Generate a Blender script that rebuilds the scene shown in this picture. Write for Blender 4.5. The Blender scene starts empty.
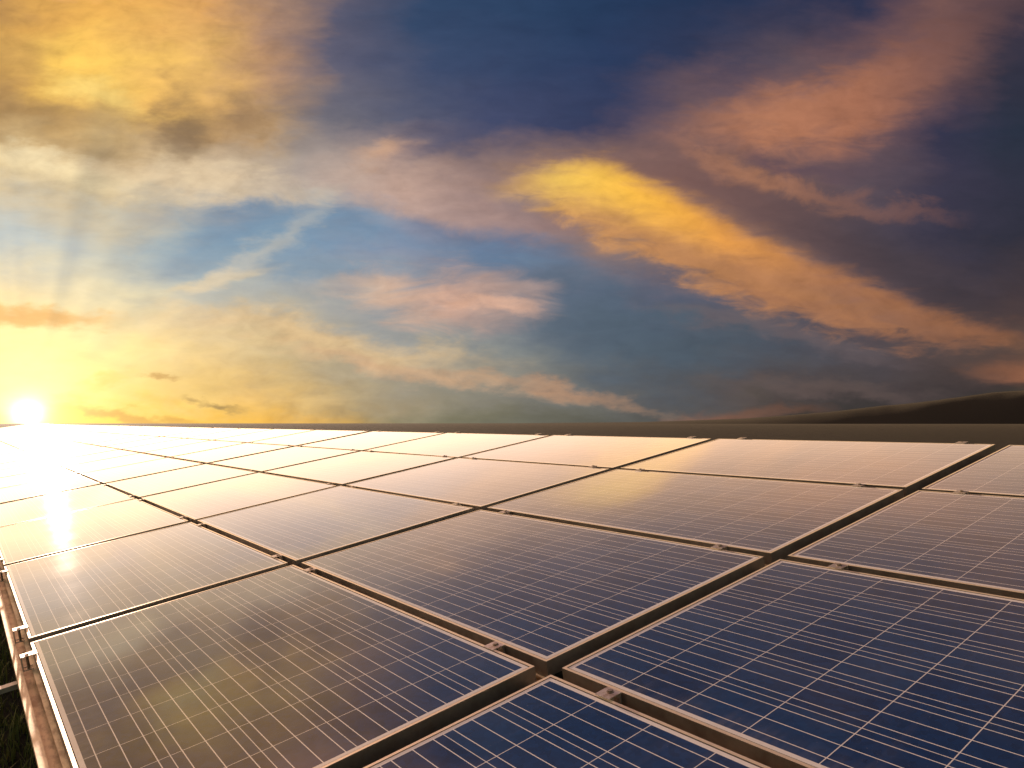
import bpy, bmesh, math, random
from mathutils import Vector, Matrix
random.seed(7)
sc = bpy.context.scene
COL = sc.collection
R = math.radians

# ------------------------------------------------------------------ camera
F = 734.05                                   # focal length in picture pixels (1024 wide)
GZ = 0.91                                    # height of the array's first seam above the ground
TAU = R(9.698)                               # tilt of the array
cam_d = bpy.data.cameras.new('camera'); cam = bpy.data.objects.new('camera', cam_d); COL.objects.link(cam)
cam_d.sensor_width = 36.0; cam_d.lens = F / 1024 * 36; cam_d.clip_start = 0.02; cam_d.clip_end = 5000
RT = Vector((0.6043592, 0.7967120, 0.0)); DN = Vector((-0.0412991, 0.0313265, -0.9986556)); FW = Vector((-0.7956408, 0.6035468, 0.0518360))
CP = Vector((1.38271, -1.15805, 0.59090 + GZ))
m3 = Matrix((RT, -DN, -FW)).transposed()
cam.matrix_world = Matrix.Translation(CP) @ m3.to_4x4()
sc.camera = cam

# ------------------------------------------------------------------ colour management
sc.view_settings.view_transform = 'Standard'; sc.view_settings.look = 'None'
sc.view_settings.exposure = 0.5; sc.view_settings.gamma = 1.0; sc.view_settings.use_curve_mapping = False
sc.cycles.use_denoising = True
sc.cycles.max_bounces = 8; sc.cycles.volume_bounces = 1; sc.cycles.sample_clamp_indirect = 6.0

# ------------------------------------------------------------------ sun
HD = Vector((-0.79671, 0.60436, 0.0))        # horizontal heading the sky is laid out about
SUN_EL = R(5.0)
sun_az = HD + RT * ((28 - 512) / F)
sun_az.normalize()
SUN = Vector((sun_az.x * math.cos(SUN_EL), sun_az.y * math.cos(SUN_EL), math.sin(SUN_EL)))
sl = bpy.data.lights.new('sun', 'SUN'); so = bpy.data.objects.new('sun', sl); COL.objects.link(so)
sl.energy = 4.3; sl.angle = R(0.6); sl.color = (1.0, 0.71, 0.50)
so.rotation_euler = (-SUN).to_track_quat('-Z', 'Y').to_euler()
so.location = (0, 0, 30)

# ------------------------------------------------------------------ node helpers
def lin(c):
    return tuple(((v / 255) / 12.92 if v / 255 <= 0.04045 else ((v / 255 + 0.055) / 1.055) ** 2.4) for v in c) + (1.0,)

class NT:
    def __init__(s, tree): s.t = tree; s.n = tree.nodes; s.l = tree.links
    def put(s, sock, v):
        if v is None: return
        if isinstance(v, bpy.types.NodeSocket): s.l.new(v, sock)
        else: sock.default_value = v
    def math(s, op, a, b=None, c=None, clamp=False):
        n = s.n.new('ShaderNodeMath'); n.operation = op; n.use_clamp = clamp
        s.put(n.inputs[0], a); s.put(n.inputs[1], b); s.put(n.inputs[2], c); return n.outputs[0]
    def vmath(s, op, a, b=None, sc_=None):
        n = s.n.new('ShaderNodeVectorMath'); n.operation = op
        s.put(n.inputs[0], a); s.put(n.inputs[1], b)
        if sc_ is not None: s.put(n.inputs['Scale'], sc_)
        return n.outputs['Value'] if op in ('DOT_PRODUCT', 'LENGTH', 'DISTANCE') else n.outputs['Vector']
    def comb(s, x, y, z=0.0):
        n = s.n.new('ShaderNodeCombineXYZ'); s.put(n.inputs[0], x); s.put(n.inputs[1], y); s.put(n.inputs[2], z); return n.outputs[0]
    def sep(s, v):
        n = s.n.new('ShaderNodeSeparateXYZ'); s.put(n.inputs[0], v); return n.outputs
    def noise(s, v, scale, detail=4.0, rough=0.55, dist=0.0):
        n = s.n.new('ShaderNodeTexNoise'); s.put(n.inputs['Vector'], v); n.inputs['Scale'].default_value = scale
        n.inputs['Detail'].default_value = detail; n.inputs['Roughness'].default_value = rough; n.inputs['Distortion'].default_value = dist
        return n.outputs
    def rng(s, v, a, b, c=0.0, d=1.0, smooth=True):
        n = s.n.new('ShaderNodeMapRange'); n.interpolation_type = 'SMOOTHSTEP' if smooth else 'LINEAR'
        s.put(n.inputs[0], v); s.put(n.inputs[1], a); s.put(n.inputs[2], b); s.put(n.inputs[3], c); s.put(n.inputs[4], d); return n.outputs[0]
    def mapping(s, v, loc=(0, 0, 0), rot=(0, 0, 0), scale=(1, 1, 1), kind='POINT'):
        n = s.n.new('ShaderNodeMapping'); n.vector_type = kind; s.put(n.inputs['Vector'], v)
        n.inputs['Location'].default_value = loc; n.inputs['Rotation'].default_value = rot; n.inputs['Scale'].default_value = scale
        return n.outputs[0]
    def mix(s, f, a, b, mode='MIX'):
        n = s.n.new('ShaderNodeMix'); n.data_type = 'RGBA'; n.blend_type = mode; n.clamp_factor = True
        s.put(n.inputs[0], f); s.put(n.inputs[6], a); s.put(n.inputs[7], b); return n.outputs[2]
    def ramp(s, f, stops, interp='LINEAR'):
        n = s.n.new('ShaderNodeValToRGB'); cr = n.color_ramp; cr.interpolation = interp
        s.put(n.inputs[0], f)
        while len(cr.elements) < len(stops): cr.elements.new(0.5)
        for e, (p, c) in zip(cr.elements, sorted(stops)): e.position = p
        for e, (p, c) in zip(cr.elements, sorted(stops)): e.color = c
        return n.outputs[0]

# ------------------------------------------------------------------ sky
PH = R(2.9712)
def uv_of(px, py):
    """picture point -> (u, v) of its direction about the fixed heading HD"""
    a = (px - 512) / F; b = (384 - py) / F
    yy = math.cos(PH) - b * math.sin(PH)
    return a / yy, (math.sin(PH) + b * math.cos(PH)) / yy

wd = bpy.data.worlds.new('World'); sc.world = wd; wd.use_nodes = True
w = NT(wd.node_tree); w.n.clear()
tc = w.n.new('ShaderNodeTexCoord'); D = w.vmath('NORMALIZE', tc.outputs['Generated'])
fy = w.vmath('DOT_PRODUCT', D, tuple(HD)); fx = w.vmath('DOT_PRODUCT', D, tuple(RT)); fz = w.sep(D)[2]
fyc = w.math('MAXIMUM', fy, 0.12)
U0 = w.math('DIVIDE', fx, fyc); V0 = w.math('DIVIDE', fz, fyc)
P0 = w.comb(U0, V0, 0.0)
# wind-drawn warps: one broad, one fine, drawn out along the cloud streaks
str1 = w.mapping(P0, rot=(0, 0, R(18)), scale=(1.0, 2.2, 1))
str2 = w.mapping(P0, loc=(3.1, 7.7, 0), rot=(0, 0, R(20)), scale=(1.0, 2.6, 1))
def warp(p, scale, detail, rough, amp):
    return w.math('MULTIPLY_ADD', w.noise(p, scale, detail, rough)[0], amp, -amp / 2)
ux = w.math('ADD', U0, w.math('ADD', warp(str1, 3.2, 5.0, .58, .20), warp(str2, 11.0, 6.0, .62, .09)))
str3 = w.mapping(P0, loc=(9.4, 5.1, 3), rot=(0, 0, R(18)), scale=(1.0, 2.2, 1))
vx = w.math('ADD', V0, w.math('ADD', warp(str3, 3.2, 5.0, .58, .12), warp(str3, 12.0, 6.0, .62, .055)))
PW = w.comb(ux, vx, 0.0)
U, V = ux, vx
fine = w.noise(w.mapping(P0, loc=(1.3, 4.2, 2), rot=(0, 0, R(16)), scale=(1.0, 3.2, 1)), 15.0, 8.0, 0.57, 0.5)[0]
wisp = w.noise(w.mapping(P0, loc=(5.3, 2.2, 6), rot=(0, 0, R(14)), scale=(1.0, 3.4, 1)), 6.0, 9.0, 0.62, 1.0)[0]
puff = w.noise(w.mapping(P0, loc=(8.3, 1.2, 4), scale=(1.0, 1.5, 1)), 13.0, 8.0, 0.6, 0.4)[0]
ROWS = {   # colour of the air and thin cloud, by height; gained rows: unseen sky brightened as fill
 -420: [(-700,(255,205,175),3.2),(-300,(255,200,172),4.2),(0,(255,192,170),4.2),(256,(244,178,162),3.0),(450,(150,124,140),1.5),(700,(34,52,88)),(1024,(22,36,66)),(1500,(20,30,58))],  # overhead left is out of view, made pink and bright to light the panels
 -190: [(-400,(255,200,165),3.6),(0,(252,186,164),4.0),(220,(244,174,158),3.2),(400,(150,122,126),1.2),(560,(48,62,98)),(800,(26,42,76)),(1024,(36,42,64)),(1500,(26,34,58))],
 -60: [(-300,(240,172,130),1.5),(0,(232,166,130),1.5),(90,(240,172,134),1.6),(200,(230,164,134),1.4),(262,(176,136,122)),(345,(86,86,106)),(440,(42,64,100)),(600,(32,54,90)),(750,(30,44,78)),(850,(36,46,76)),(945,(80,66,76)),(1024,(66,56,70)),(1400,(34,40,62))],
 0: [(-300,(230,170,95)),(0,(190,142,80)),(90,(236,176,85)),(200,(224,165,95)),(262,(165,130,108)),(345,(84,84,106)),(440,(44,68,102)),(600,(33,56,90)),(750,(32,46,78)),(850,(46,50,78)),(945,(118,84,80)),(1024,(66,54,68)),(1400,(36,40,62))],
 60: [(-300,(220,170,95)),(0,(184,138,80)),(60,(246,192,90)),(150,(250,200,104)),(256,(188,144,108)),(345,(90,90,112)),(440,(56,72,106)),(600,(38,56,92)),(700,(46,54,84)),(800,(92,76,86)),(890,(128,90,84)),(1000,(48,47,64)),(1400,(36,40,60))],
 120: [(-300,(200,165,105)),(0,(166,132,86)),(60,(192,152,92)),(130,(200,164,106)),(185,(142,116,90)),(250,(156,130,108)),(330,(108,106,118)),(420,(84,88,112)),(500,(60,68,102)),(590,(50,57,90)),(690,(120,92,92)),(780,(140,100,92)),(860,(112,84,88)),(950,(50,50,74)),(1024,(38,46,64)),(1400,(34,40,58))],
 180: [(-300,(225,205,165)),(0,(214,190,146)),(100,(196,172,132)),(200,(214,188,152)),(290,(165,155,150)),(390,(182,155,142)),(470,(140,116,112)),(580,(150,116,100)),(650,(140,106,94)),(750,(128,96,88)),(850,(88,74,84)),(950,(58,54,74)),(1024,(45,46,64)),(1400,(36,40,58))],
 240: [(-300,(190,200,195)),(0,(172,188,194)),(100,(182,190,184)),(200,(138,166,182)),(290,(118,146,174)),(390,(132,144,168)),(480,(128,128,144)),(560,(140,120,120)),(640,(160,122,100)),(760,(130,100,92)),(850,(84,72,82)),(950,(54,51,70)),(1024,(44,44,60)),(1400,(36,38,56))],
 300: [(-300,(245,225,160)),(0,(236,216,166)),(100,(226,216,178)),(200,(182,186,178)),(300,(164,168,166)),(400,(146,152,160)),(470,(138,138,148)),(550,(104,112,132)),(650,(82,92,116)),(740,(94,88,100)),(850,(100,80,84)),(950,(72,60,66)),(1024,(72,58,62)),(1400,(44,42,52))],
 350: [(-300,(255,234,166)),(0,(255,234,164)),(100,(246,226,164)),(200,(234,206,152)),(300,(206,186,146)),(400,(156,158,152)),(500,(132,138,138)),(600,(86,100,114)),(700,(72,82,96)),(800,(74,76,88)),(900,(80,70,74)),(1024,(92,72,66)),(1400,(52,46,52))],
 400: [(-300,(255,242,150)),(40,(255,244,148)),(150,(250,214,128)),(250,(234,190,108)),(350,(172,154,118)),(450,(140,136,120)),(550,(110,112,108)),(650,(88,88,88)),(750,(86,78,76)),(850,(68,62,64)),(1024,(50,46,48)),(1400,(40,38,44))],
 418: [(-300,(255,232,110)),(60,(255,230,96)),(170,(250,200,84)),(290,(232,178,84)),(400,(136,132,104)),(520,(106,106,94)),(650,(80,80,76)),(800,(60,58,56)),(1024,(38,36,40)),(1400,(34,32,38))],
}
prev = None; vprev = None
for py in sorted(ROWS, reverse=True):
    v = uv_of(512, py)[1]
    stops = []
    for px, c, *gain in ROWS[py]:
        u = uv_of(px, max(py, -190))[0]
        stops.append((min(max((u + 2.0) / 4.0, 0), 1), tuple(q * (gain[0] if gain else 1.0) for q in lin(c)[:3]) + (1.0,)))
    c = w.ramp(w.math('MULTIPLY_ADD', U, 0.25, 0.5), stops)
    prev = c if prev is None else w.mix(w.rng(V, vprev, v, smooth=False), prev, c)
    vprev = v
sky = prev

def blob(cx, cy, rx, ry, rot, col, k, soft=1.0, tex=None, amp=0.0, raw=False):
    """one cloud: an ellipse of directions with a torn edge"""
    global sky
    u, v = uv_of(cx, cy)
    m = w.mapping(P0 if raw else PW, loc=(u, v, 0), rot=(0, 0, R(-rot)), scale=(rx / F, ry / F, 1), kind='TEXTURE')
    d = w.vmath('LENGTH', m)
    if tex is not None and amp: d = w.math('ADD', d, w.math('MULTIPLY_ADD', tex, -amp * 1.3, amp * .65))
    f = w.rng(d, 1.0 + soft * 0.5, max(1.0 - soft, -0.3), 0.0, k)
    sky = w.mix(f, sky, lin(col))

UB = w.math('MULTIPLY_ADD', w.math('SUBTRACT', U, U0), .30, U0)
VB = w.math('MULTIPLY_ADD', w.math('SUBTRACT', V, V0), .30, V0)
def curve(t, pts):
    n = w.n.new('ShaderNodeFloatCurve'); c = n.mapping.curves[0]; n.mapping.use_clip = False
    c.points[0].location = pts[0]; c.points[1].location = pts[-1]
    for p in pts[1:-1]: c.points.new(*p)
    n.mapping.update(); w.put(n.inputs['Value'], t); return n.outputs[0]
def band(top, bot, cols, k, st, sb, tex=None, amp=0.0):
    """a sheet of cloud between an upper and a lower edge drawn along the sky"""
    global sky
    A = [uv_of(*p) for p in top]; B = [uv_of(*p) for p in bot]
    u0, u1 = min(A[0][0], B[0][0]), max(A[-1][0], B[-1][0]); nv = lambda v: (v + .2) / 1.2
    t = w.rng(UB, u0, u1, 0.0, 1.0, False)
    ft = curve(t, [((u - u0) / (u1 - u0), nv(v)) for u, v in A]); fb = curve(t, [((u - u0) / (u1 - u0), nv(v)) for u, v in B])
    v = w.math('MULTIPLY_ADD', VB, 1 / 1.2, .2 / 1.2)
    if tex is not None: v = w.math('ADD', v, w.math('MULTIPLY_ADD', tex, amp, -amp / 2))
    m = w.math('MULTIPLY', w.rng(w.math('SUBTRACT', ft, v), -st * .2, st, 0, 1), w.rng(w.math('SUBTRACT', v, fb), -sb * .2, sb, 0, k))
    m = w.math('MULTIPLY', m, w.math('MULTIPLY', w.rng(t, 0.0, .06), w.rng(t, 1.0, .94)))
    c = lin(cols) if not isinstance(cols, list) else w.ramp(t, [(min(max((uv_of(px, 220)[0] - u0) / (u1 - u0), 0), 1), lin(q)) for px, q in cols])
    sky = w.mix(m, sky, c)

# blue gaps
blob(255, 236, 130, 26, -8, (104, 146, 176), .6, .9, wisp, .5)
blob(470, 236, 110, 22, 18, (84, 112, 150), .6, .9, wisp, .5)
blob(545, 300, 130, 50, 12, (86, 108, 132), .6, .9, wisp, .5)
blob(640, 335, 150, 40, 8, (72, 90, 106), .65, .9, wisp, .5)
blob(300, 268, 120, 16, 6, (112, 146, 172), .6, .9, wisp, .5)
# upper left lit bank and its shaded belly
blob(85, 68, 110, 40, 14, (255, 206, 96), .85, 1.1, puff, .8)
blob(100, 92, 60, 14, 18, (255, 222, 130), .6, 1.0, puff, .9)
blob(15, 60, 40, 50, 10, (188, 142, 84), .6, 1.1, puff, .9)
blob(40, 22, 60, 16, -15, (226, 168, 84), .6, .9, puff, .8)
blob(190, 96, 90, 40, 20, (244, 188, 104), .6, .9, puff, .8)
blob(30, 114, 70, 24, 25, (156, 124, 84), .6, .9, puff, .8)
blob(60, 150, 70, 12, 25, (168, 142, 104), .4, .9, puff, .9)
blob(186, 128, 24, 50, -6, (120, 98, 78), .8, 1.1, puff, 1.5)
blob(234, 112, 32, 28, 10, (134, 108, 86), .75, 1.1, puff, 1.4)
blob(118, 168, 36, 32, 0, (158, 134, 102), .7, .9, puff, .8)
blob(60, 174, 100, 16, 10, (240, 222, 180), .8, 1.0, puff, .8)
blob(210, 186, 130, 16, 8, (228, 204, 168), .7, .9, wisp, .8)
band([(-90,150),(0,152),(60,164),(120,176),(200,172),(280,160),(340,148),(400,144),(440,150),(500,172),(560,196),(640,244)], [(-90,184),(0,187),(50,193),(105,204),(190,205),(275,197),(320,200),(380,215),(440,236),(500,243),(560,249),(640,256)],
     [(0,(230,212,172)),(100,(218,200,160)),(200,(220,198,164)),(300,(188,168,156)),(400,(196,162,146)),(450,(180,148,138)),(560,(146,116,114))], .85, .06, .025, puff, .05)
blob(395, 160, 40, 14, -12, (216, 168, 132), .6, .9, puff, .8)
band([(110,205),(190,207),(275,199),(320,202),(380,217),(440,238),(520,246),(590,262)], [(110,207),(190,236),(250,246),(320,236),(380,246),(440,262),(520,272),(590,266)], (86,132,168), .75, .015, .05, wisp, .04)
# dark blue pool
blob(470, 140, 80, 20, -25, (62, 72, 106), .6, 1.0, wisp, .4)
# mauve veil, right hand plume and its rippled branch
band([(520,186),(600,150),(680,128),(760,140),(830,180),(900,228),(960,268),(1024,312),(1120,340)], [(520,188),(600,205),(680,215),(760,245),(830,280),(900,305),(960,322),(1024,334),(1120,350)],
     [(540,(112,88,94)),(680,(118,86,84)),(800,(90,70,74)),(900,(62,54,64)),(1024,(44,42,54))], .85, .07, .04, wisp, .05)
band([(545,176),(640,128),(700,103),(760,82),(820,66),(880,42),(940,14),(990,-12),(1060,-40)], [(545,178),(640,148),(700,150),(760,158),(820,160),(865,152),(910,122),(960,72),(1000,44),(1060,10)],
     [(570,(92,74,88)),(660,(150,104,88)),(770,(180,120,90)),(860,(168,110,84)),(930,(132,90,80)),(1020,(84,64,70))], .95, .045, .045, fine, .07)
band([(640,126),(710,138),(770,162),(830,184),(880,192),(930,198),(985,222)], [(640,130),(710,176),(770,196),(830,208),(880,214),(930,222),(985,226)],
     [(650,(150,106,92)),(760,(176,120,88)),(860,(170,112,84)),(970,(110,78,76))], .8, .025, .03, puff, .09)
blob(800, 158, 60, 9, 10, (84, 68, 84), .6, 1.0, fine, .9)
# the orange blade of cloud
band([(455,190),(520,162),(575,152),(630,164),(690,193),(760,226),(830,260),(900,290),(960,311),(1024,324),(1120,345)], [(455,193),(520,206),(560,226),(600,250),(645,266),(690,290),(740,309),(790,326),(850,341),(920,351),(960,352),(1024,346),(1120,370)],
     [(500,(176,136,104)),(560,(206,150,94)),(650,(196,138,88)),(750,(184,126,84)),(850,(168,114,80)),(950,(156,104,76)),(1024,(140,92,72))], .95, .06, .03, fine, .08)
band([(470,190),(530,168),(590,160),(640,174),(700,206),(760,235),(830,268),(900,297),(960,317),(1040,333)], [(470,193),(535,206),(590,220),(640,236),(700,255),(760,271),(830,290),(900,318),(960,338),(1040,356)],
     [(510,(246,192,104)),(550,(255,208,92)),(630,(255,192,72)),(720,(252,170,68)),(830,(242,152,68)),(900,(236,148,72)),(990,(222,138,74))], .95, .03, .045, fine, .03)
blob(800, 308, 110, 9, 18, (150, 104, 82), .5, 1.0, fine, .9)
band([(945,374),(985,361),(1024,357),(1110,350)], [(945,376),(985,382),(1024,388),(1110,400)], (164,106,76), .85, .03, .02, fine, .03)
blob(760, 330, 130, 12, 14, (112, 96, 98), .5, .9, fine, .8)
# rosy clouds in the middle
band([(286,284),(330,274),(370,266),(420,268),(470,258),(520,262),(575,290)], [(286,286),(330,298),(370,314),(400,330),(440,335),(490,334),(530,324),(575,300)],
     [(305,(238,190,148)),(370,(214,178,152)),(450,(208,166,146)),(520,(172,148,142))], .85, .035, .04, wisp, .09)
blob(480, 304, 50, 8, 12, (226, 176, 148), .6, .9, fine, .9)
blob(210, 280, 60, 10, -12, (226, 202, 160), .6, .9, wisp, .9)
blob(255, 252, 100, 12, -35, (196, 190, 176), .5, 1.0, wisp, .8)
blob(330, 342, 170, 18, 9, (232, 194, 140), .7, .9, wisp, .9)
blob(440, 372, 130, 10, 9, (206, 166, 132), .6, .9, wisp, .9)
blob(560, 386, 90, 8, 8, (190, 146, 114), .6, .9, wisp, .9)
blob(820, 392, 120, 10, 4, (104, 88, 84), .5, .9, wisp, .9)
band([(650,416),(710,408),(760,405),(810,405),(850,413)], [(650,430),(710,426),(760,420),(810,416),(850,415)], (172,110,78), .85, .02, .02, fine, .03)
# dark bank low on the right
def bank(x0, y0, x1, y1, col, k, soft, tex, amp):
    """everything below a slanting cloud edge"""
    global sky
    (u0, v0), (u1, v1) = uv_of(x0, y0), uv_of(x1, y1)
    sl_ = (v1 - v0) / (u1 - u0)
    h = w.math('SUBTRACT', w.math('MULTIPLY_ADD', U0, sl_, v0 - sl_ * u0), V0)
    h = w.math('ADD', h, w.math('MULTIPLY_ADD', tex, amp, -amp / 2))
    sky = w.mix(w.rng(h, -soft * .5, soft, 0.0, k), sky, lin(col))
bank(700, 440, 1024, 384, (62, 57, 53), .9, .012, wisp, .025)
bank(740, 442, 1024, 402, (48, 45, 43), .85, .016, wisp, .03)
blob(500, 432, 40, 5, 0, (92, 90, 88), .7, .9, fine, .6)
# small dark flecks of cloud near the sun
blob(52, 322, 78, 15, 4, (216, 162, 100), .9, .7, fine, .7)
blob(156, 381, 20, 4.5, 3, (196, 158, 98), .9, .8, fine, .6)
blob(208, 402, 36, 5, 5, (156, 134, 88), .9, .8, fine, .8)
blob(120, 417, 66, 7, 3, (214, 164, 84), .85, .8, fine, .8)
blob(96, 388, 34, 6, -20, (244, 206, 110), .7, .9, fine, .8)

# brightness grain of real cloud
sky = w.mix(1.0, sky, w.ramp(w.math('MULTIPLY_ADD', fine, 0.7, w.math('MULTIPLY', wisp, 0.3)), [(0.3, (.88, .89, .91, 1)), (0.5, (1, 1, 1, 1)), (0.7, (1.10, 1.09, 1.07, 1))]), 'MULTIPLY')

mott = w.noise(w.mapping(P0, loc=(2.3, 9.2, 1), rot=(0, 0, R(28)), scale=(1.0, 1.7, 1)), 30.0, 8.0, 0.55, 0.6)[0]
mott2 = w.noise(w.mapping(P0, loc=(6.3, 3.2, 5), rot=(0, 0, R(-12)), scale=(1.0, 1.5, 1)), 15.0, 7.0, 0.6, 1.2)[0]
lum = w.math('MULTIPLY_ADD', mott, .55, w.math('MULTIPLY', mott2, .45))
sc_n = w.n.new('ShaderNodeSeparateColor'); w.put(sc_n.inputs[0], sky)
redder = w.rng(w.math('SUBTRACT', sc_n.outputs[0], sc_n.outputs[2]), 0.02, 0.30, 0.25, 1.0)     # cloud more than clear air
tex_ = w.ramp(lum, [(0.34, (.87, .86, .86, 1)), (0.5, (1, 1, 1, 1)), (0.66, (1.10, 1.11, 1.10, 1))])
redder = w.math('MULTIPLY', redder, w.rng(w.vmath('DISTANCE', P0, (uv_of(28, 424)[0], uv_of(28, 424)[1], 0.0)), .12, .40, .15, 1.0))
sky = w.mix(redder, sky, w.mix(1.0, sky, tex_, 'MULTIPLY'))

# sun glow: angle from the sun's visible place
GLOW = (HD + RT * ((28 - 512) / F) + Vector((0, 0, uv_of(28, 414)[1]))).normalized()
cosg = w.vmath('DOT_PRODUCT', D, tuple(GLOW))
ang = w.math('ARCCOSINE', w.math('MINIMUM', cosg, 0.999999))
def add_glow(width, col, k, p=1.0):
    global sky
    g = w.math('POWER', 2.718, w.math('MULTIPLY', w.math('POWER', w.math('DIVIDE', ang, width), p), -1.0))
    sky = w.mix(g, sky, tuple(q * k for q in col[:3]) + (1.0,), 'ADD')
add_glow(R(9), (1.0, .76, .34), .13, 1.0)
add_glow(R(2.6), (1.0, .90, .50), 0.9, 1.0)
add_glow(R(0.34), (1.0, .95, .70), 9.0, 1.0)

# faint sunbeams fanning from the low sun through gaps in far cloud
gu, gv = uv_of(28, 424)
dv = w.math('SUBTRACT', V0, gv); du = w.math('SUBTRACT', U0, gu)
phi = w.math('ARCTAN2', dv, du)
ray = w.noise(w.comb(phi, 3.7, 1.1), 3.4, 2.0, 0.5)[0]
far_ = w.math('MULTIPLY', w.rng(ang, R(2), R(9)), w.rng(ang, R(30), R(12)))
sky = w.mix(far_, sky, w.mix(1.0, sky, w.ramp(ray, [(.36, (.87, .90, .95, 1)), (.5, (1, 1, 1, 1)), (.64, (1.13, 1.10, 1.05, 1))]), 'MULTIPLY'))

bg_c = w.n.new('ShaderNodeBackground'); w.put(bg_c.inputs[0], sky); bg_c.inputs[1].default_value = 0.71
nishita = w.n.new('ShaderNodeTexSky'); nishita.sky_type = 'NISHITA'; nishita.sun_disc = False
nishita.sun_elevation = SUN_EL; nishita.sun_rotation = math.atan2(SUN.x, SUN.y)
nishita.air_density = 1.4; nishita.dust_density = 2.5
bg_n = w.n.new('ShaderNodeBackground'); w.put(bg_n.inputs[0], nishita.outputs[0]); bg_n.inputs[1].default_value = 0.09
ms = w.n.new('ShaderNodeMixShader')
w.put(ms.inputs[0], w.rng(fy, 0.05, 0.35, 0.0, 0.97)); w.l.new(bg_n.outputs[0], ms.inputs[1]); w.l.new(bg_c.outputs[0], ms.inputs[2])
wo = w.n.new('ShaderNodeOutputWorld'); w.l.new(ms.outputs[0], wo.inputs[0])
wd.cycles.sampling_method = 'MANUAL'; wd.cycles.sample_map_resolution = 1024

# ------------------------------------------------------------------ materials
def new_mat(name):
    m = bpy.data.materials.new(name); m.use_nodes = True
    t = NT(m.node_tree); t.n.clear()
    b = t.n.new('ShaderNodeBsdfPrincipled'); o = t.n.new('ShaderNodeOutputMaterial'); t.l.new(b.outputs[0], o.inputs[0])
    return m, t, b

PW_, PD_, FH = 1.600, 0.925, 0.040            # panel width, depth, frame height
LIP, MARG = 0.008, 0.013
GD = 0.0008; GROOVE = 0.0028                                    # glass below the lip

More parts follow.
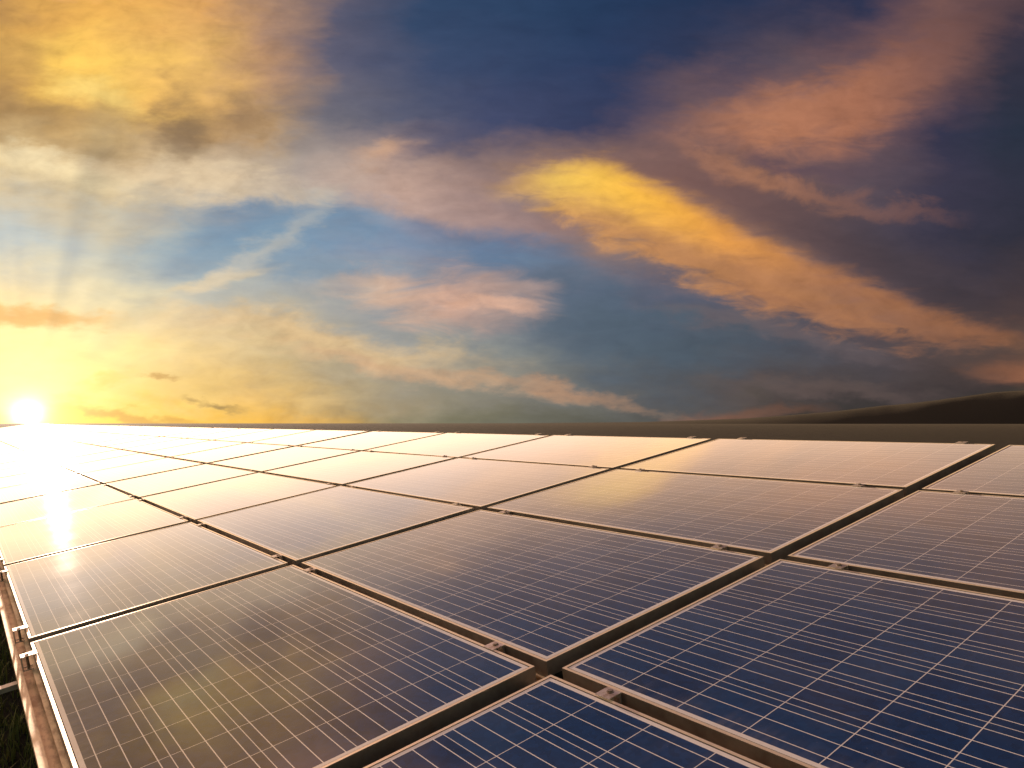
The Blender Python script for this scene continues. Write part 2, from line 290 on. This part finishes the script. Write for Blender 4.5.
def laminate_material():
    m, t, b = new_mat('cell_laminate')
    tc = t.n.new('ShaderNodeTexCoord'); ob = tc.outputs['Object']
    x, y, z = t.sep(ob)
    oi = t.n.new('ShaderNodeObjectInfo')
    x0, y0 = LIP + MARG, LIP + MARG
    nx, ny = 10, 6
    px, py = (PW_ - 2 * x0) / nx, (PD_ - 2 * y0) / ny
    cx = t.math('DIVIDE', t.math('SUBTRACT', x, x0), px); cy = t.math('DIVIDE', t.math('SUBTRACT', y, y0), py)
    fx, fy_ = t.math('FRACT', cx), t.math('FRACT', cy)
    def line(fr, pitch, at, half):             # 1 on a line at fraction 'at'
        d = t.math('MULTIPLY', t.math('ABSOLUTE', t.math('SUBTRACT', fr, at)), pitch)
        return t.rng(d, half, half * 0.7, 0.0, 1.0, False)
    edge_x = t.math('MAXIMUM', line(fx, px, 0.0, 0.0012), line(fx, px, 1.0, 0.0012))
    edge_y = t.math('MAXIMUM', line(fy_, py, 0.0, 0.0011), line(fy_, py, 1.0, 0.0011))
    out = t.math('MAXIMUM', t.math('GREATER_THAN', t.math('ABSOLUTE', t.math('SUBTRACT', cx, nx / 2)), nx / 2 + .002),
                 t.math('GREATER_THAN', t.math('ABSOLUTE', t.math('SUBTRACT', cy, ny / 2)), ny / 2 + .002))
    gap = t.math('MAXIMUM', t.math('MULTIPLY', edge_x, .9), edge_y)
    bus = t.math('MAXIMUM', t.math('MAXIMUM', line(fy_, py, 1 / 6, 0.0013), line(fy_, py, .5, 0.0013)), line(fy_, py, 5 / 6, 0.0013))
    inx = t.math('LESS_THAN', t.math('ABSOLUTE', t.math('SUBTRACT', cx, nx / 2)), nx / 2 + .03)
    bus = t.math('MULTIPLY', bus, inx)
    # polycrystalline cells: own tint per cell, flakes inside
    wn = t.n.new('ShaderNodeTexWhiteNoise'); wn.noise_dimensions = '4D'
    t.put(wn.inputs['Vector'], t.comb(t.math('FLOOR', cx), t.math('FLOOR', cy), 0.0)); t.put(wn.inputs['W'], t.math('MULTIPLY', oi.outputs['Random'], 91.7))
    vo = t.n.new('ShaderNodeTexVoronoi'); t.put(vo.inputs['Vector'], t.vmath('ADD', ob, t.vmath('SCALE', wn.outputs['Color'], sc_=9.0))); vo.inputs['Scale'].default_value = 70.0
    fl = t.sep(vo.outputs['Color'])[0]
    k = t.math('MULTIPLY_ADD', fl, 0.35, t.math('MULTIPLY_ADD', wn.outputs['Value'], 0.55, 0.5))
    cell = t.vmath('SCALE', t.mix(wn.outputs['Value'], (0.003, 0.034, 0.140, 1), (0.006, 0.034, 0.112, 1)), sc_=k)
    col = t.mix(gap, cell, (0.85, 0.83, 0.80, 1))
    col = t.mix(bus, col, (0.90, 0.88, 0.85, 1))
    col = t.mix(out, col, (0.86, 0.84, 0.81, 1))
    # dust film with its own patches and rain streaks
    dn = t.noise(t.vmath('ADD', ob, t.vmath('SCALE', t.comb(oi.outputs['Random'], oi.outputs['Random'], 0.0), sc_=13.0)), 2.6, 6.0, 0.62)[0]
    ds = t.noise(t.mapping(ob, scale=(26, 1.6, 1)), 1.0, 5.0, 0.6)[0]
    dsp = t.rng(t.noise(ob, 190.0, 2.0, 0.5)[0], 0.70, 0.76)
    edge_d = t.rng(y, 0.10, 0.0)
    dust = t.math('ADD', t.math('MULTIPLY', t.rng(dn, 0.40, 0.70), 0.05), t.math('ADD', t.math('MULTIPLY', t.rng(ds, .5, .75), 0.035), t.math('ADD', t.math('MULTIPLY', t.math('MULTIPLY', edge_d, t.rng(ds, .3, .7)), 0.16), t.math('MULTIPLY', dsp, 0.16))))
    dust = t.math('ADD', dust, 0.006, clamp=True)
    col = t.mix(dust, col, (0.42, 0.37, 0.31, 1))
    t.put(b.inputs['Base Color'], col)
    b.inputs['Roughness'].default_value = 0.50
    b.inputs['IOR'].default_value = 1.4; b.inputs['Specular IOR Level'].default_value = 0.0
    b.inputs['Coat Weight'].default_value = 1.0
    t.put(b.inputs['Coat Roughness'], t.math('MULTIPLY_ADD', t.rng(dn, .3, .8), 0.02, 0.035))
    b.inputs['Coat IOR'].default_value = 1.8
    b.inputs['Sheen Weight'].default_value = 1.0; b.inputs['Sheen Roughness'].default_value = 0.205
    b.inputs['Sheen Tint'].default_value = (1.0, .9, .8, 1)
    bp = t.n.new('ShaderNodeBump'); bp.inputs['Strength'].default_value = 0.015; bp.inputs['Distance'].default_value = 0.004
    t.put(bp.inputs['Height'], t.noise(ob, 3.0, 2.0, 0.5)[0])
    t.l.new(bp.outputs[0], b.inputs['Coat Normal']); t.l.new(bp.outputs[0], b.inputs['Normal'])
    return m

def metal_material(name, col, rough, metallic, stain=0.0, stain_col=(.25, .14, .07, 1), scale=18.0, stretch=(1, 1, 1), sheen=0.3, lit_dust=0.0):
    m, t, b = new_mat(name)
    tc = t.n.new('ShaderNodeTexCoord'); ob = t.mapping(tc.outputs['Object'], scale=stretch)
    n = t.noise(ob, scale, 7.0, 0.65)[0]; n2_ = t.noise(ob, scale * 6, 4.0, 0.6)[0]
    c = t.mix(t.rng(n, .35, .7), col, tuple(v * .72 for v in col[:3]) + (1,))
    if stain:
        c = t.mix(t.math('MULTIPLY', t.rng(t.math('MULTIPLY_ADD', n2_, .35, t.math('MULTIPLY', n, .65)), .47, .62), stain), c, stain_col)
    t.put(b.inputs['Base Color'], c)
    t.put(b.inputs['Roughness'], t.math('MULTIPLY_ADD', n, .25, rough - .1)); b.inputs['Metallic'].default_value = metallic
    bp = t.n.new('ShaderNodeBump'); bp.inputs['Strength'].default_value = .15; bp.inputs['Distance'].default_value = .002
    t.put(bp.inputs['Height'], n2_); t.l.new(bp.outputs[0], b.inputs['Normal'])
    if lit_dust:                                   # dust on upward faces, coloured pale gold to stand in for raking light
        ge = t.n.new('ShaderNodeNewGeometry'); up = t.rng(t.sep(ge.outputs['True Normal'])[2], .6, .9)
        t.put(b.inputs['Base Color'], t.mix(t.math('MULTIPLY', up, t.math('MULTIPLY_ADD', n, .5, .35)), c, (.90, .75, .53, 1)))
        t.put(b.inputs['Sheen Weight'], t.math('MULTIPLY_ADD', up, lit_dust, .02))
        t.put(b.inputs['Metallic'], t.math('MULTIPLY_ADD', up, -.55 * metallic, metallic))
    else: b.inputs['Sheen Weight'].default_value = sheen
    b.inputs['Sheen Roughness'].default_value = .3; b.inputs['Sheen Tint'].default_value = (1, .82, .55, 1)
    return m

M_LAM = laminate_material()
M_FRAME = metal_material('anodised_aluminium', (.42, .39, .35, 1), .40, .8, .25, (.22, .15, .10, 1), 9.0, lit_dust=.9)
M_BACK = metal_material('backsheet', (.70, .70, .68, 1), .6, .0, 0, scale=4.0)
M_GASKET = metal_material('black_gasket', (.02, .018, .016, 1), .7, 0, 0)
M_CLAMP = metal_material('clamp_metal', (.55, .52, .48, 1), .42, .8, .5, (.20, .10, .05, 1), 40.0)
M_BOLT = metal_material('bolt_steel', (.30, .27, .24, 1), .4, .9, .5, (.16, .07, .03, 1), 60.0)
M_RAIL = metal_material('weathered_galvanised', (.88, .70, .46, 1), .55, .1, .65, (.34, .19, .09, 1), 14.0, (.35, 1, 1))
M_BEAM = metal_material('galvanised_beam', (.52, .50, .46, 1), .55, .4, .3, (.3, .2, .12, 1), 10.0)

# ------------------------------------------------------------------ mesh helpers
def box(bm, x0, y0, z0, x1, y1, z1, mi=0):
    v = [bm.verts.new(p) for p in ((x0, y0, z0), (x1, y0, z0), (x1, y1, z0), (x0, y1, z0), (x0, y0, z1), (x1, y0, z1), (x1, y1, z1), (x0, y1, z1))]
    for q in ((3, 2, 1, 0), (4, 5, 6, 7), (0, 1, 5, 4), (1, 2, 6, 5), (2, 3, 7, 6), (3, 0, 4, 7)):
        f = bm.faces.new([v[i] for i in q]); f.material_index = mi
def cyl(bm, c, r, h, n=12, ax='z'):
    a, b_ = [], []
    for i in range(n):
        t = 2 * math.pi * i / n; p, q = r * math.cos(t), r * math.sin(t)
        if ax == 'z': a.append(bm.verts.new((c[0] + p, c[1] + q, c[2]))); b_.append(bm.verts.new((c[0] + p, c[1] + q, c[2] + h)))
        else: a.append(bm.verts.new((c[0] + p, c[1], c[2] + q))); b_.append(bm.verts.new((c[0] + p, c[1] + h, c[2] + q)))
    bm.faces.new(a[::-1]); bm.faces.new(b_)
    for i in range(n): bm.faces.new((a[i], a[(i + 1) % n], b_[(i + 1) % n], b_[i]))
def mesh(name, bm, *mats, bevel=0.0, seg=1):
    if bevel: bmesh.ops.bevel(bm, geom=[e for e in bm.edges if len(e.link_faces) == 2 and e.calc_face_angle(0) > .6], offset=bevel, segments=seg, affect='EDGES', profile=.6)
    bmesh.ops.recalc_face_normals(bm, faces=bm.faces[:])
    me = bpy.data.meshes.new(name); bm.to_mesh(me); bm.free()
    for m in mats: me.materials.append(m)
    return me
def obj(name, me, parent=None, loc=(0, 0, 0), rot=(0, 0, 0)):
    o = bpy.data.objects.new(name, me); COL.objects.link(o); o.location = loc; o.rotation_euler = rot
    if parent: o.parent = parent
    return o
def tag(o, label, cat, group=None):
    o['label'] = label; o['category'] = cat
    if group: o['group'] = group
    return o
TILT = Matrix.Rotation(TAU, 4, 'X')
def on_array(x, y, z=0.0):
    return (TILT @ Vector((x, y, z))) + Vector((0, 0, GZ))
def copy_thing(src, loc, rot):
    r = src.copy(); COL.objects.link(r); r.location = loc; r.rotation_euler = rot
    for ch in list(src.children):
        c = ch.copy(); COL.objects.link(c); c.parent = r
        for g in list(ch.children):
            d = g.copy(); COL.objects.link(d); d.parent = c
    return r

# ------------------------------------------------------------------ ground
def ground_material():
    m, t, b = new_mat('soil_and_short_grass')
    tc = t.n.new('ShaderNodeTexCoord'); ob = tc.outputs['Object']
    n = t.noise(ob, 1.3, 7.0, .65)[0]; f = t.noise(ob, 26.0, 6.0, .7)[0]
    c = t.ramp(t.math('MULTIPLY_ADD', f, .5, t.math('MULTIPLY', n, .5)), [(.3, (.013, .013, .011, 1)), (.5, (.024, .023, .019, 1)), (.7, (.042, .039, .031, 1))])
    t.put(b.inputs['Base Color'], c); b.inputs['Roughness'].default_value = .95; b.inputs['Specular IOR Level'].default_value = 0.06; b.inputs['Sheen Weight'].default_value = .03; b.inputs['Sheen Roughness'].default_value = .4; b.inputs['Sheen Tint'].default_value = (.9, .78, .55, 1)
    bp = t.n.new('ShaderNodeBump'); bp.inputs['Strength'].default_value = .7; bp.inputs['Distance'].default_value = .03
    t.put(bp.inputs['Height'], f); t.l.new(bp.outputs[0], b.inputs['Normal'])
    return m
bm = bmesh.new()
GR = 900.0
for ring in (GR,):
    vs = [bm.verts.new((GR * math.cos(2 * math.pi * i / 64), GR * math.sin(2 * math.pi * i / 64), 0)) for i in range(64)]
    bm.faces.new(vs)
g = obj('ground', mesh('ground', bm, ground_material())); g['kind'] = 'structure'

# a low dark ridge far beyond the array, climbing to the right
def ridge_h(px):
    pts = [(380, 0), (520, .3), (640, 1.2), (740, 4), (820, 9), (900, 16), (960, 22), (1024, 28), (1130, 36), (1300, 40), (1600, 30), (1900, 8)]
    for (a, ha), (b_, hb) in zip(pts, pts[1:]):
        if a <= px <= b_: return ha + (hb - ha) * (px - a) / (b_ - a)
    return 0.0
bm = bmesh.new(); rr = random.Random(5); NA, ND = 220, 9
from mathutils import noise as mnoise
grid = []
for i in range(NA + 1):
    px = 380 + (1900 - 380) * i / NA; u = (px - 512) / F; d = (HD + RT * u)
    row = []
    for j in range(ND + 1):
        f = j / ND; dist = 640 + 190 * f; prof = math.sin(math.pi * min(f * 1.25, 1.0) * .5) if f < .8 else math.cos((f - .8) / .2 * math.pi * .5)
        p = d * (dist / 1.0 if abs(u) < 1 else dist / abs(u))
        hgt = ridge_h(px) / F * 760 * prof
        hgt *= 1.25 * (1 + .06 * mnoise.noise(Vector((px * .02, f * 3, 0))) + .015 * mnoise.noise(Vector((px * .09, f * 3, 4))))
        row.append(bm.verts.new((p.x, p.y, max(hgt, 0) - .05)))
    grid.append(row)
for i in range(NA):
    for j in range(ND): bm.faces.new((grid[i][j], grid[i + 1][j], grid[i + 1][j + 1], grid[i][j + 1]))
for f_ in bm.faces: f_.smooth = True
hl = obj('hills', mesh('hills', bm, bpy.data.materials['soil_and_short_grass'])); hl['kind'] = 'structure'

# grass blades in the strip that shows past the array's lower edge
def grass_material():
    m, t, b = new_mat('grass_blades')
    at = t.n.new('ShaderNodeAttribute'); at.attribute_name = 'tint'
    c = t.ramp(at.outputs['Fac'], [(0, (.10, .13, .024, 1)), (.6, (.19, .19, .040, 1)), (1, (.42, .32, .12, 1))])
    t.put(b.inputs['Base Color'], c); b.inputs['Roughness'].default_value = .7
    b.inputs['Sheen Weight'].default_value = 1.0; b.inputs['Sheen Tint'].default_value = (.8, .8, .35, 1)
    return m
verts, faces, tint = [], [], []
rg = random.Random(3)
def tuft(cx, cy, n, h):
    for _ in range(n):
        a = rg.uniform(0, 6.283); r = abs(rg.gauss(0, .035)); x, y = cx + r * math.cos(a), cy + r * math.sin(a)
        hh = h * rg.uniform(.45, 1.15); la = rg.uniform(0, 6.283); lean = hh * rg.uniform(.1, .75); w_ = rg.uniform(.0016, .0038)
        wx, wy = -math.sin(la) * w_, math.cos(la) * w_; i = len(verts); tn = min(max(rg.gauss(.4, .25), 0), 1)
        for s, k in ((0, 1.0), (.45, .85), (.8, .5)):
            ox, oy = math.cos(la) * lean * s * s, math.sin(la) * lean * s * s
            verts.append((x + ox - wx * k, y + oy - wy * k, hh * s)); verts.append((x + ox + wx * k, y + oy + wy * k, hh * s))
        verts.append((x + math.cos(la) * lean, y + math.sin(la) * lean, hh * .97))
        faces.extend([(i, i + 1, i + 3, i + 2), (i + 2, i + 3, i + 5, i + 4), (i + 4, i + 5, i + 6)]); tint.extend([tn] * 7)
for _ in range(3800):
    x = rg.uniform(-9.5, 1.0); y = rg.uniform(-3.2, -.35)
    big = rg.random() < .12
    tuft(x, y, rg.randint(7, 16) if x > -5 else rg.randint(4, 8), rg.uniform(.10, .22) if big else rg.uniform(.04, .11))
me = bpy.data.meshes.new('grass'); me.from_pydata(verts, [], faces); me.materials.append(grass_material())
at = me.attributes.new('tint', 'FLOAT', 'POINT'); at.data.foreach_set('value', tint)
gr = obj('grass', me); gr['kind'] = 'stuff'; tag(gr, 'dark rough grass growing below the lower edge of the array', 'grass')

# ------------------------------------------------------------------ layout of the array
PITCH = 1.66
NCOL = 35
def seam_x(m):                                 # centre of cross seam m (seam 1 is the first one left of the camera)
    x = -(m - 1) * PITCH
    for q in (5, 9, 13, 17, 21, 25, 29, 33):
        if m > q: x -= .052
        elif m == q: x -= .026
    return x
def seam_gap(m): return .112 if m in (5, 9, 13, 17, 21, 25, 29, 33) else .058
ROW_Y = [-.942, .019, .985, 1.938]             # lower edge of each row of panels
GAP_Y = [-.957, 0.0, .965, 1.9245, 2.868]

def ordinal(n):
    return ['first', 'second', 'third', 'fourth', 'fifth', 'sixth', 'seventh', 'eighth', 'ninth', 'tenth', 'eleventh', 'twelfth', 'thirteenth', 'fourteenth', 'fifteenth', 'sixteenth', 'seventeenth', 'eighteenth', 'nineteenth', 'twentieth',
            'twenty-first', 'twenty-second', 'twenty-third', 'twenty-fourth', 'twenty-fifth', 'twenty-sixth', 'twenty-seventh', 'twenty-eighth', 'twenty-ninth', 'thirtieth', 'thirty-first', 'thirty-second', 'thirty-third', 'thirty-fourth', 'thirty-fifth'][n - 1]

# the panel: origin at its lower left corner, lip at z = 0
bm = bmesh.new()
box(bm, 0, 0, -FH, PW_, LIP, 0); box(bm, 0, PD_ - LIP, -FH, PW_, PD_, 0)
box(bm, 0, LIP, -FH, LIP, PD_ - LIP, 0); box(bm, PW_ - LIP, LIP, -FH, PW_, PD_ - LIP, 0)
frame_me = mesh('frame', bm, M_FRAME)
bm = bmesh.new(); q_ = LIP + GROOVE; box(bm, q_, q_, -GD - .005, PW_ - q_, PD_ - q_, -GD, 0)
lam_me = mesh('cell_sheet', bm, M_LAM)
bm = bmesh.new(); q_ = LIP - .001; box(bm, q_, q_, -.0085, PW_ - q_, PD_ - q_, -GD - .0052, 0)
gasket_me = mesh('gasket', bm, M_GASKET)
panel0 = bpy.data.objects.new('solar_panel', None); COL.objects.link(panel0); panel0.empty_display_size = .1
obj('frame', frame_me, panel0); obj('cell_sheet', lam_me, panel0); obj('gasket', gasket_me, panel0)
rowname = ['lowest row', 'second row up', 'third row up', 'top row']
first = True
rp = random.Random(11)
for m in range(0, NCOL):
    for r_ in range(4):
        if m == 0:
            xl = seam_x(1) + seam_gap(1) / 2
        else:
            xr = seam_x(m) - seam_gap(m) / 2; xl = xr - PW_
        if m > 0 and seam_gap(m) < .1 and seam_gap(m + 1) < .1: xl = (seam_x(m) + seam_x(m + 1)) / 2 - PW_ / 2
        if m == 0 and r_ == 0 and False: continue
        jz = rp.uniform(-.0004, .0004)
        loc = on_array(xl, ROW_Y[r_], jz); rot = (TAU + rp.gauss(0, R(.06)), rp.gauss(0, R(.05)), rp.gauss(0, R(.04)))
        if first: o = panel0; o.location = loc; o.rotation_euler = rot; first = False
        else: o = copy_thing(panel0, loc, rot)
        rn = rowname[r_]
        if m == 0: lab = 'deep blue solar panel at the right end of the ' + rn
        elif m < 5: lab = 'solar panel in the %s, %s left of the rightmost cross seam' % (rn, ordinal(m))
        elif m < 9: lab = 'pale solar panel in the %s, %s left of the wider cross seam' % (rn, ordinal(m - 4))
        else: lab = 'far sun-bleached solar panel in the %s, %s from the right' % (rn, ordinal(m + 1))
        tag(o, lab, 'solar panel', 'solar panels of the tilted array')

# ------------------------------------------------------------------ rails under the long gaps
def rail_mesh(w_, x0, x1):
    bm = bmesh.new(); t_ = .003; h = .041; lip = w_ * .30
    box(bm, x0, 0, -h, x0 + (x1 - x0), t_, -t_); box(bm, x0, w_ - t_, -h, x1, w_, -t_)
    box(bm, x0, t_, -h, x1, w_ - t_, -h + t_)
    box(bm, x0, 0, -t_, x1, lip, 0); box(bm, x0, w_ - lip, -t_, x1, w_, 0)
    return mesh('rail', bm, M_RAIL)
X0, X1 = seam_x(NCOL) - .02, seam_x(1) + seam_gap(1) / 2 + PW_ + .06
names = ['pale rust-stained slotted rail along the lower edge of the array', 'slotted rail in the dark gap above the lowest row of panels',
         'slotted rail in the dark gap above the second row of panels', 'slotted rail in the dark gap below the top row of panels', 'slotted rail along the top edge of the array']
RAIL_Z = -FH - .003
for i, gy in enumerate(GAP_Y):
    wd_ = .062 if i == 0 else .060
    y0 = -.9985 if i == 0 else (gy - .030 if i < 4 else 2.82)
    o = obj('mounting_rail', rail_mesh(wd_, X0, X1), None, on_array(0, y0, RAIL_Z), (TAU, 0, 0))
    tag(o, names[i], 'rail', 'mounting rails under the panels')

# ------------------------------------------------------------------ clamps
def hexa(bm, c, r, h): cyl(bm, c, r, h, 6)
# middle clamp: cap plate over two lips, channel legs in the gap, bolt
bm = bmesh.new()
box(bm, -.021, -.026, .0008, .021, .014, .003)
box(bm, -.019, -.0135, -.036, .019, -.0105, .0008); box(bm, -.019, .0105, -.036, .019, .0135, .0008)
mid_plate = mesh('clamp_plate', bm, M_CLAMP, bevel=.0008)
bm = bmesh.new(); cyl(bm, (0, 0, .0031), .0085, .001, 14); hexa(bm, (0, 0, .0041), .006, .003); cyl(bm, (0, 0, -.044), .004, .047, 8)
bolt_me = mesh('bolt', bm, M_BOLT, bevel=.0006)
mid0 = bpy.data.objects.new('mid_clamp', None); COL.objects.link(mid0); mid0.empty_display_size = .03
obj('clamp_plate', mid_plate, mid0); obj('bolt', bolt_me, mid0)
# end clamp (lower edge): hooked plate on the lip, two legs down to the rail, bolt through the plate
bm = bmesh.new()
box(bm, -.022, -.034, .0008, .022, .012, .0042)
box(bm, -.022, -.034, -.042, -.0185, -.0305, .0008); box(bm, .0185, -.034, -.042, .022, -.0305, .0008)
box(bm, -.022, -.0305, -.042, -.0185, -.004, -.0385); box(bm, .0185, -.0305, -.042, .022, -.004, -.0385)
end_plate = mesh('clamp_plate', bm, M_CLAMP, bevel=.0008)
end0 = bpy.data.objects.new('end_clamp', None); COL.objects.link(end0); end0.empty_display_size = .03
obj('clamp_plate', end_plate, end0); obj('bolt', bolt_me, end0, (0, -.016, 0))
fm = fe = True
gapname = ['on lower edge rail', 'in first long gap up', 'in second long gap up', 'in third long gap up', 'on the top edge']
for m in range(1, 11):
    for i in range(5):
        for sd in (-1, 1):
            x = seam_x(m) + sd * (.195 + rp.uniform(-.02, .02))
            if i in (0, 4):
                gy = -.942 - .004 if i == 0 else 1.938 + PD_ + .004
                loc = on_array(x, gy, 0.0015)
                rot = (TAU, 0, 0) if i == 0 else (Matrix.Rotation(TAU, 3, 'X') @ Matrix.Rotation(math.pi, 3, 'Z')).to_euler()
                if fe: o = end0; o.location = loc; o.rotation_euler = rot; fe = False
                else: o = copy_thing(end0, loc, rot)
                kind = 'small end clamp'
            else:
                loc = on_array(x, GAP_Y[i], 0.001); rot = (TAU + rp.gauss(0, R(1.2)), 0, rp.gauss(0, R(2)))
                if fm: o = mid0; o.location = loc; o.rotation_euler = rot; fm = False
                else: o = copy_thing(mid0, loc, rot)
                kind = 'small bolted clamp'
            tag(o, '%s %s, %s of the %s cross seam from right' % (kind, gapname[i], 'left' if sd < 0 else 'right', ordinal(m)), 'clamp', 'clamps holding the panels')

# ------------------------------------------------------------------ supports: beam running up the slope on two posts
for k, m in enumerate((1, 2, 3, 4)):
    x = seam_x(m) + .135
    root = bpy.data.objects.new('support_frame', None); COL.objects.link(root); root.location = (x, 0, 0)
    bz = RAIL_Z - .041 - .002
    bm = bmesh.new(); box(bm, -.018, -1.42, -.016, .018, 2.9, 0)
    obj('beam', mesh('beam', bm, M_BEAM, bevel=.003), root, tuple(Vector(on_array(0, 0, bz))), (TAU, 0, 0))
    for py_ in (-.30, 2.45):
        p = on_array(0, py_, bz - .016)
        bm = bmesh.new(); box(bm, -.03, p.y - .03, -.02, .03, p.y + .03, p.z + .004); box(bm, -.09, p.y - .09, -.01, .09, p.y + .09, .008)
        obj('post', mesh('post', bm, M_BEAM, bevel=.003), root)
    tag(root, 'galvanised sloping beam on posts beneath the %s cross seam from the right' % ordinal(m), 'support', 'frames carrying the array')

# ------------------------------------------------------------------ haze
HAZE = 0.0
if HAZE:
    bm = bmesh.new(); box(bm, -310, -310, -1.2, 310, 310, 2.15)
    m = bpy.data.materials.new('haze'); m.use_nodes = True; t = NT(m.node_tree); t.n.clear()
    pv = t.n.new('ShaderNodeVolumePrincipled'); ou = t.n.new('ShaderNodeOutputMaterial'); t.l.new(pv.outputs[0], ou.inputs['Volume'])
    pv.inputs['Color'].default_value = (.98, .95, .92, 1); pv.inputs['Density'].default_value = HAZE; pv.inputs['Anisotropy'].default_value = .8
    h = obj('haze', mesh('haze', bm, m)); h['kind'] = 'stuff'; tag(h, 'pale warm evening haze in the air over the array', 'haze')
